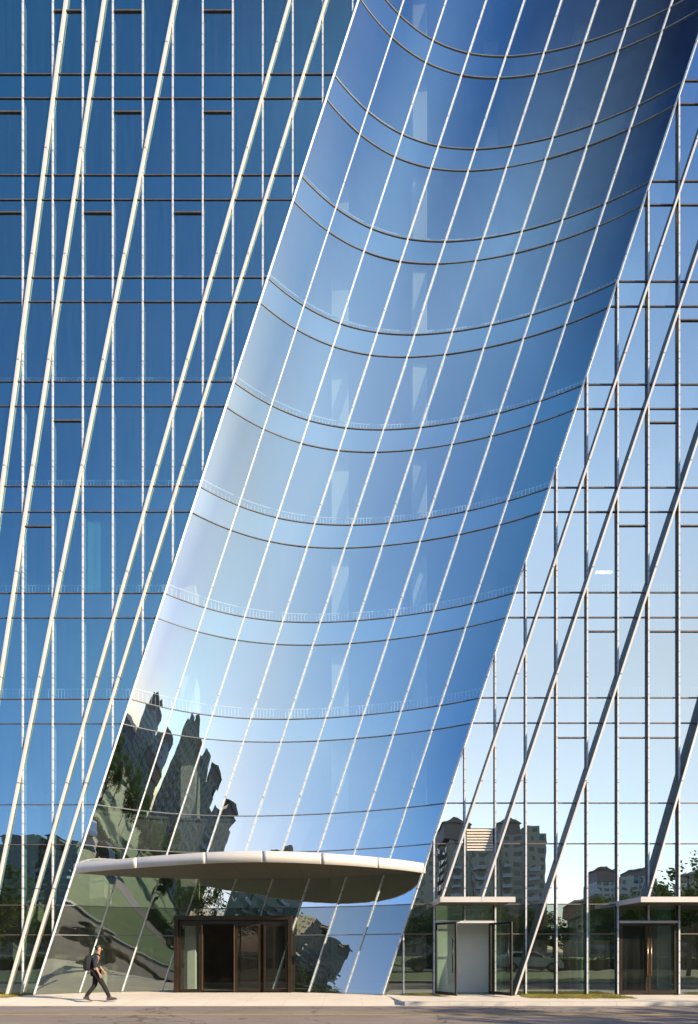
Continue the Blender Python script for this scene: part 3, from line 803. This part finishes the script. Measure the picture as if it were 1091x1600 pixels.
# low hedge across the road
for k in range(2):
    hb = MB(); rh = random.Random(40+k)
    xa, xb = ((-60, -4), (5, 62))[k]
    for _ in range(9000):
        x = rh.uniform(xa, xb); y = -24.5+rh.uniform(-.55, .55); z = rh.uniform(0, 1.05)+.12*math.sin(x*.9)
        n = Vector((rh.gauss(0, 1), rh.gauss(0, 1), rh.gauss(0, 1))).normalized(); a = n.orthogonal().normalized(); b = n.cross(a); s = .12
        p = Vector((x, y, z)); i = len(hb.v); hb.v += [tuple(p+a*s), tuple(p+b*s*.6), tuple(p-a*s), tuple(p-b*s*.6)]; hb.face([i, i+1, i+2, i+3])
    hb.box(xa+.2, xb-.2, -24.9, -24.1, -.05, .85)
    tag(hb.build('hedge', M['leaf2'], None, fix=False), ('clipped green hedge across the road, left stretch', 'clipped green hedge across the road, right stretch')[k], 'hedge', 'clipped hedges')

# ------------------------------------------------------------------ apartment towers behind the camera
def tower(x, y, w, d, h, mat, lab, steps=2, seed=0, rz=0):
    rnd = random.Random(seed); root = empty('apartment_tower', (x, y, -.1), rz)
    b = MB(); n = 4; seg = w/n
    for i in range(n):
        hh = h - (3.0*rnd.randint(0, steps)) * (1 if i % 2 else .5); xo = -w/2+i*seg; dd = rnd.choice((0, 1.6, -1.2))
        b.box(xo, xo+seg-.02, -d/2, d/2+dd, 0, hh)
        b.box(xo+seg*.2, xo+seg*.75, -d/2+1, d/2-1+dd, hh+.01, hh+3.2)
    b.build('wall', M[mat], root)
    bal = MB()
    for i in range(n):
        xo = -w/2+i*seg+seg*.12
        for f in range(1, int((h-7)/3)):
            bal.box(xo, xo+seg*.42, d/2+1.65, d/2+2.9, f*3., f*3.+1.05)
    bal.build('balcony', M['clad'], root)['kind'] = 'stuff'
    r = MB()
    for i in range(n):
        if i % 2 == 0:
            xo = -w/2+i*seg; z = h+3.3
            r.prism([(xo, -d/2, z), (xo+seg, -d/2, z), (xo+seg/2, -d/2, z+1.8)], [(xo, d/2, z), (xo+seg, d/2, z), (xo+seg/2, d/2, z+1.8)])
            r.box(xo+seg*.1, xo+seg*.9, -d/2+.5, d/2-.5, h-1.2, z-.01)
    r.build('roof', M['tower_roof'], root)
    tag(root, lab, 'apartment building'); return root
tower(-135, -212, 34, 18, 48, 'tower_brown', 'brown apartment tower mirrored in the left glass wing', 1, 3)
tower(-182, -240, 30, 18, 26, 'tower_grey', 'low grey apartment block mirrored at the far left', 1, 4)
tower(47, -152, 33, 18, 39, 'tower_brown', 'tall brown apartment tower mirrored right of the curved band', 2, 6)
tower(128, -214, 34, 18, 34, 'tower_pale', 'pale apartment tower mirrored in the right wing', 2, 7)
tower(166, -205, 30, 18, 33, 'tower_pale', 'tall pale apartment tower mirrored at the far right', 2, 8)
tower(92, -150, 36, 18, 14, 'tower_grey', 'grey apartment tower mirrored in the curved band', 3, 9)
tower(136, -120, 44, 18, 11, 'tower_brown', 'wide brown apartment tower mirrored in the curved band', 3, 10)
tower(-57, -134, 25, 16, 41, 'tower_grey', 'slim grey apartment tower mirrored above the canopy', 3, 11)

tower(1, -150, 54, 18, 36, 'tower_brown', 'broad brown apartment tower mirrored at the foot of the curved band', 2, 12)
# ------------------------------------------------------------------ parked cars across the road (seen in the glass)
def car(x, y, rz, mat, lab):
    root = empty('parked_car', (x, y, -.02), rz)
    prof = [(-2.2, .32), (-2.25, .62), (-2.1, .92), (-1.75, 1.0), (-1.15, 1.40), (.35, 1.44), (1.05, 1.02), (1.95, .88), (2.22, .66), (2.25, .34)]
    b = MB()
    b.prism([(px, -.86, pz) for px, pz in prof], [(px, .86, pz) for px, pz in prof]); b.build('body', M[mat], root, bevel=.06)
    g = MB()
    g.prism([(-1.6, -.87, 1.02), (.92, -.87, 1.03), (.3, -.87, 1.36), (-1.12, -.87, 1.33)], [(-1.6, .87, 1.02), (.92, .87, 1.03), (.3, .87, 1.36), (-1.12, .87, 1.33)]); g.build('window', M['carglass'], root)
    for wx in (-1.38, 1.4):
        for s in (-1, 1):
            w = MB(); w.tube([(wx, s*.72, .32), (wx, s*.9, .32)], .32, 20); o = w.build('wheel', M['tyre'], root)
            w = MB(); w.tube([(wx, s*.895, .32), (wx, s*.91, .32)], .2, 14); w.build('rim', M['steel'], o)
    tag(root, lab, 'car')
car(-9.5, -20.6, 0, 'carpaint', 'dark parked saloon car mirrored left of the main doors')
car(6.5, -20.4, math.pi, 'carpaint', 'dark parked saloon car mirrored beside the open side door')
car(13.5, -20.6, 0, 'carpaint2', 'white parked saloon car mirrored near the closed side door')

# ------------------------------------------------------------------ person
def skinned(name, verts, edges, radii, mat, parent, sub=2, root=0, smooth=True):
    me = bpy.data.meshes.new(name); me.from_pydata(verts, edges, []); me.materials.append(M[mat])
    o = bpy.data.objects.new(name, me); C.objects.link(o); o.parent = parent
    sk = o.modifiers.new('skin', 'SKIN'); sk.use_smooth_shade = True; sk.branch_smoothing = .6
    if not me.skin_vertices: 
        pass
    lay = me.skin_vertices[0].data if me.skin_vertices else None
    if lay is not None:
        for i, r in enumerate(radii):
            lay[i].radius = (r, r) if not hasattr(r, '__len__') else r
            lay[i].use_root = (i == root)
    s = o.modifiers.new('sub', 'SUBSURF'); s.levels = s.render_levels = sub
    return o
P = empty('person', (ax(150, -1.85), -1.85, -.04), R(22))
tag(P, 'person in dark clothes walking to the right past the glass, wearing a backpack', 'person')
# local frame: walks towards +x, camera sees the right side (-y); z up
J = {}
def j(k, p, r): J[k] = (Vector(p), r)
j('pelvis', (0, 0, .95), (.125, .095)); j('waist', (.0, 0, 1.08), (.115, .09)); j('chest', (.03, 0, 1.28), (.145, .10)); j('neckb', (.045, 0, 1.45), (.07, .065)); j('neck', (.065, 0, 1.53), .052)
j('skull', (.085, 0, 1.63), (.088, .082)); j('crown', (.075, 0, 1.715), (.066, .06)); 
for s, n in ((-1, 'r'), (1, 'l')):
    j(n+'sh', (.03, s*.175, 1.41), .062)
j('relb', (-.02, -.235, 1.13), .043); j('rwr', (.09, -.235, .90), .028); j('rpalm', (.125, -.23, .835), (.036, .02))
j('lelb', (.05, .235, 1.13), .043); j('lwr', (.20, .22, .93), .028); j('lpalm', (.235, .215, .87), (.036, .02))
j('rhip', (.0, -.085, .90), .092); j('rkne', (.22, -.09, .50), .062); j('rank', (.40, -.09, .10), .042)
j('lhip', (.0, .085, .90), .092); j('lkne', (-.04, .09, .49), .062); j('lank', (-.30, .09, .14), .042)
chain = [('pelvis','waist'),('waist','chest'),('chest','neckb'),('neckb','neck'),('neck','skull'),('skull','crown'),('chest','rsh'),('rsh','relb'),('relb','rwr'),('rwr','rpalm'),('chest','lsh'),('lsh','lelb'),('lelb','lwr'),('lwr','lpalm'),('pelvis','rhip'),('rhip','rkne'),('rkne','rank'),('pelvis','lhip'),('lhip','lkne'),('lkne','lank')]
for n, s in (('r', -1), ('l', 1)):     # feet inside the shoes
    a = J[n+'ank'][0]; j(n+'toe', (a.x+.16, a.y, max(a.z-.07, .035) if n == 'r' else .04), .035); chain.append((n+'ank', n+'toe'))
    p = J[n+'palm'][0]                  # four curled fingers and a thumb
    for fi, (oy, ln) in enumerate(((.026, .078), (.009, .086), (-.009, .08), (-.025, .062))):
        k0, k1, k2 = n+'f%da' % fi, n+'f%db' % fi, n+'f%dc' % fi
        off = Vector((oy*.9, 0, 0))
        j(k0, p+off+Vector((.012, -s*.0, -.038)), .0105); j(k1, p+off+Vector((.022, -s*.006, -.038-ln*.5)), .0095); j(k2, p+off+Vector((.014, -s*.028, -.038-ln*.88)), .008)
        chain += [(n+'palm', k0), (k0, k1), (k1, k2)]
    j(n+'ta', p+Vector((.036, -s*.014, .0)), .012); j(n+'tb', p+Vector((.052, -s*.022, -.04)), .0095); chain += [(n+'palm', n+'ta'), (n+'ta', n+'tb')]
keys = list(J); ki = {k: i for i, k in enumerate(keys)}
body = skinned('body', [tuple(J[k][0]) for k in keys], [(ki[a], ki[b]) for a, b in chain], [J[k][1] for k in keys], 'skin', P, 2)
# face: nose, eyes, ears, mouth as one small mesh on the head
fc = MB(); fc.prism([(.165, -.012, 1.60), (.165, .012, 1.60), (.168, 0, 1.645)], [(.192, -.006, 1.603), (.192, .006, 1.603), (.172, 0, 1.645)])
for s in (-1, 1): fc.tube([(.075, s*.079, 1.60), (.07, s*.092, 1.625), (.07, s*.09, 1.65)], [.012, .016, .01], 8)
fc.build('nose_and_ears', M['skin'], P)
ey = MB()
for s in (-1, 1): ey.tube([(.155, s*.032, 1.643), (.166, s*.032, 1.643)], .009, 8)
ey.box(.158, .168, -.022, .022, 1.572, 1.577); ey.build('eyes_and_mouth', M['hair'], P)
def blob(name, mat, c, r, parent, fn=None, seg=24):
    bm = bmesh.new(); bmesh.ops.create_uvsphere(bm, u_segments=seg, v_segments=seg//2, radius=1)
    for v in bm.verts:
        p = Vector((v.co.x*r[0], v.co.y*r[1], v.co.z*r[2]))
        if fn: p = fn(p, v.co)
        v.co = p + Vector(c)
    me = bpy.data.meshes.new(name); bm.to_mesh(me); bm.free(); me.materials.append(M[mat])
    me.polygons.foreach_set('use_smooth', [True]*len(me.polygons))
    o = bpy.data.objects.new(name, me); C.objects.link(o); o.parent = parent; return o
rr = random.Random(3)
def hairfn(p, u):
    if u.x > .15 and u.z < .35: p = Vector((p.x*.35, p.y*.85, max(p.z, .0)))
    if u.z < -.35: p.z = -.055+(p.z+.035)*.3
    return p*(1+rr.uniform(-.03, .03))
blob('hair', 'hair', (.066, 0, 1.675), (.103, .092, .098), P, hairfn)
def sub(nm, mat, ks, rr_, extra=None):
    idx = {k: i for i, (k, r) in enumerate(ks)}
    ed = [(idx[a], idx[b]) for a, b in extra]
    return skinned(nm, [tuple(J[k][0]) if isinstance(k, str) else tuple(k) for k, r in ks], ed, [r for k, r in ks], mat, P, 2)
j('hem', (0, 0, .88), .1); j('rmid', (.035, -.24, 1.04), .04); j('lmid', (.10, .232, 1.06), .04)
sub('shirt', 'shirt', [('hem', (.158, .125)), ('pelvis', (.15, .118)), ('waist', (.142, .112)), ('chest', (.168, .125)), ('neckb', (.085, .075)), ('rsh', .08), ('relb', .062), ('rmid', .052), ('lsh', .08), ('lelb', .062), ('lmid', .052)], None,
    [('hem','pelvis'),('pelvis','waist'),('waist','chest'),('chest','neckb'),('chest','rsh'),('rsh','relb'),('relb','rmid'),('chest','lsh'),('lsh','lelb'),('lelb','lmid')])
sub('trousers', 'trouser', [('pelvis', (.15, .112)), ('rhip', .108), ('rkne', .076), ('rank', .058), ('lhip', .108), ('lkne', .076), ('lank', .058)], None,
    [('pelvis','rhip'),('rhip','rkne'),('rkne','rank'),('pelvis','lhip'),('lhip','lkne'),('lkne','lank')])
for n, pit in (('r', .12), ('l', -.55)):
    a = J[n+'ank'][0]; sh = MB()
    f = [(-.085, 0), (.20, 0), (.215, .035), (.17, .07), (.07, .10), (.03, .15), (-.07, .15), (-.095, .06)]
    def tr(x, y, z):
        c, s = math.cos(pit), math.sin(pit); return (a.x+x*c-z*s, a.y+y, max(a.z-.10+ (x*s+z*c), .002) if n == 'l' else a.z-.10+(x*s+z*c)+.02)
    sh.prism([tr(x, -.042, z) for x, z in f], [tr(x, .042, z) for x, z in f]); so = sh.build('shoe', M['shoe'], P, bevel=.018)
    sl = MB(); sl.prism([tr(x, -.045, z) for x, z in ((-.09, -.012), (.205, -.012), (.205, .006), (-.09, .006))], [tr(x, .045, z) for x, z in ((-.09, -.012), (.205, -.012), (.205, .006), (-.09, .006))]); sl.build('sole', M['sole'], so)
BP = empty('backpack', (ax(150, -1.85), -1.85, -.04), R(22)); tag(BP, 'bulky black backpack worn by the walking person', 'backpack')
def bagfn(p, u):
    if u.z > .5: p.x += .03
    return p
def sq(v, e=.45): return math.copysign(abs(v)**e, v)
def bagshape(p, u): return Vector((sq(u.x, .7)*.115, sq(u.y, .6)*.165, sq(u.z, .6)*.245)) + Vector((.02*u.z, 0, 0))
blob('pack', 'bag', (-.205, 0, 1.20), (1, 1, 1), BP, bagshape)
blob('front_pocket', 'bag', (-.305, 0, 1.11), (1, 1, 1), BP, lambda p, u: Vector((sq(u.x, .7)*.05, sq(u.y, .6)*.125, sq(u.z, .6)*.125)))
for s in (-1, 1):
    st = MB(); st.tube([(-.13, s*.10, 1.40), (-.04, s*.10, 1.475), (.07, s*.105, 1.475), (.145, s*.11, 1.38), (.125, s*.14, 1.22), (-.03, s*.155, 1.08), (-.15, s*.13, 1.02)], .018, 8); st.build('strap', M['bag'], BP)

# ------------------------------------------------------------------ light and sky
w = bpy.data.worlds.new('World'); S.world = w; w.use_nodes = True
nt = w.node_tree
for n in list(nt.nodes): nt.nodes.remove(n)
out = nt.nodes.new('ShaderNodeOutputWorld'); bg = nt.nodes.new('ShaderNodeBackground')
sky = nt.nodes.new('ShaderNodeTexSky'); sky.sky_type = 'NISHITA'; sky.sun_disc = False
sky.sun_elevation = R(SUN_EL); sky.sun_rotation = math.atan2(sun_dir.x, sun_dir.y)
sky.air_density = 1.1; sky.dust_density = 1.2; sky.ozone_density = 2.5
tc = nt.nodes.new('ShaderNodeTexCoord'); sp = nt.nodes.new('ShaderNodeSeparateXYZ'); nt.links.new(tc.outputs['Generated'], sp.inputs[0])
hl = math_node(nt, 'SQRT', math_node(nt, 'ADD', math_node(nt, 'MULTIPLY', sp.outputs[0], sp.outputs[0]), math_node(nt, 'MULTIPLY', sp.outputs[1], sp.outputs[1])))
sinaz = math_node(nt, 'DIVIDE', sp.outputs[0], hl)
t01 = math_node(nt, 'MULTIPLY_ADD', sinaz, .5, .5)
# sky brightness and tint shaped by direction to set the glass reflections: (height, [(azimuth, gain)...])
GAINS = [(0.05, [(0.00, (0.490, 0.510, 0.980)), (0.20, (0.720, 0.600, 0.870)), (0.35, (0.950, 0.700, 0.780)), (0.50, (0.930, 0.710, 0.720)), (0.62, (0.640, 0.610, 0.660)), (0.74, (0.353, 0.400, 0.456)), (0.86, (0.165, 0.170, 0.250)), (1.00, (0.094, 0.117, 0.125))]),
         (0.25, [(0.00, (0.336, 0.450, 0.809)), (0.20, (0.721, 0.671, 0.806)), (0.35, (1.322, 0.924, 0.796)), (0.50, (1.180, 0.820, 0.670)), (0.62, (0.802, 0.655, 0.572)), (0.74, (0.431, 0.431, 0.409)), (0.86, (0.150, 0.165, 0.220)), (1.00, (0.094, 0.109, 0.140))]),
         (0.45, [(0.00, (0.224, 0.400, 0.707)), (0.20, (0.605, 0.715, 0.787)), (0.35, (1.299, 1.056, 0.877)), (0.50, (1.190, 0.890, 0.700)), (0.62, (0.893, 0.723, 0.583)), (0.74, (0.547, 0.504, 0.430)), (0.86, (0.203, 0.226, 0.242)), (1.00, (0.094, 0.117, 0.172))]),
         (0.62, [(0.00, (0.168, 0.380, 0.614)), (0.20, (0.347, 0.520, 0.688)), (0.35, (0.840, 0.870, 0.860)), (0.50, (1.020, 0.900, 0.770)), (0.62, (1.040, 0.881, 0.726)), (0.74, (0.667, 0.655, 0.594)), (0.86, (0.225, 0.310, 0.385)), (1.00, (0.094, 0.117, 0.203))]),
         (0.76, [(0.00, (0.157, 0.430, 0.586)), (0.20, (0.314, 0.510, 0.605)), (0.35, (0.540, 0.640, 0.730)), (0.50, (0.970, 0.860, 0.790)), (0.62, (0.790, 0.770, 0.720)), (0.74, (0.468, 0.561, 0.598)), (0.86, (0.100, 0.200, 0.350)), (1.00, (0.040, 0.100, 0.240))]),
         (0.86, [(0.00, (0.160, 0.590, 0.680)), (0.20, (0.200, 0.520, 0.620)), (0.35, (0.330, 0.510, 0.620)), (0.50, (0.810, 0.840, 0.790)), (0.62, (0.147, 0.282, 0.429)), (0.74, (0.083, 0.217, 0.405)), (0.86, (0.077, 0.173, 0.405)), (1.00, (0.077, 0.123, 0.365))]),
         (0.94, [(0.00, (0.073, 0.368, 0.415)), (0.20, (0.059, 0.208, 0.290)), (0.35, (0.042, 0.096, 0.180)), (0.50, (0.042, 0.048, 0.080)), (0.62, (0.034, 0.041, 0.104)), (0.74, (0.034, 0.048, 0.153)), (0.86, (0.034, 0.058, 0.216)), (1.00, (0.034, 0.071, 0.288))])]
layers = [ramp(nt, t01, st) for _, st in GAINS]
cur = layers[0]
for i in range(1, len(GAINS)):
    f = ramp(nt, sp.outputs[2], [(GAINS[i-1][0], (0,0,0)), (GAINS[i][0], (1,1,1))])
    cur = mixcol(nt, f, cur, layers[i])
c = mixcol(nt, 1., sky.outputs[0], cur, 'MULTIPLY')
nt.links.new(c, bg.inputs[0]); bg.inputs[1].default_value = .14; nt.links.new(bg.outputs[0], out.inputs[0])
sl = bpy.data.lights.new('sun', 'SUN'); sl.energy = 3.0; sl.angle = R(.5); sl.color = (1, .83, .62)
so = bpy.data.objects.new('sun', sl); C.objects.link(so); so.rotation_euler = sun_dir.to_track_quat('Z', 'Y').to_euler()

cam = bpy.data.cameras.new('camera'); co = bpy.data.objects.new('camera', cam); C.objects.link(co); S.camera = co
co.location = (0, -D, EYE); co.rotation_euler = (R(90), 0, 0)
cam.sensor_fit = 'HORIZONTAL'; cam.sensor_width = 36; cam.lens = 36*FPX/1091; cam.shift_y = (HY-800)/1091; cam.clip_end = 3000; cam.clip_start = .05
S.view_settings.view_transform = 'Standard'; S.view_settings.look = 'None'; S.view_settings.gamma = 1; S.view_settings.use_curve_mapping = False
S.view_settings.exposure = 1.95
S.cycles.max_bounces = 10; S.cycles.transparent_max_bounces = 12; S.cycles.glossy_bounces = 5; S.cycles.caustics_reflective = False; S.cycles.sample_clamp_indirect = 6; S.cycles.use_denoising = True
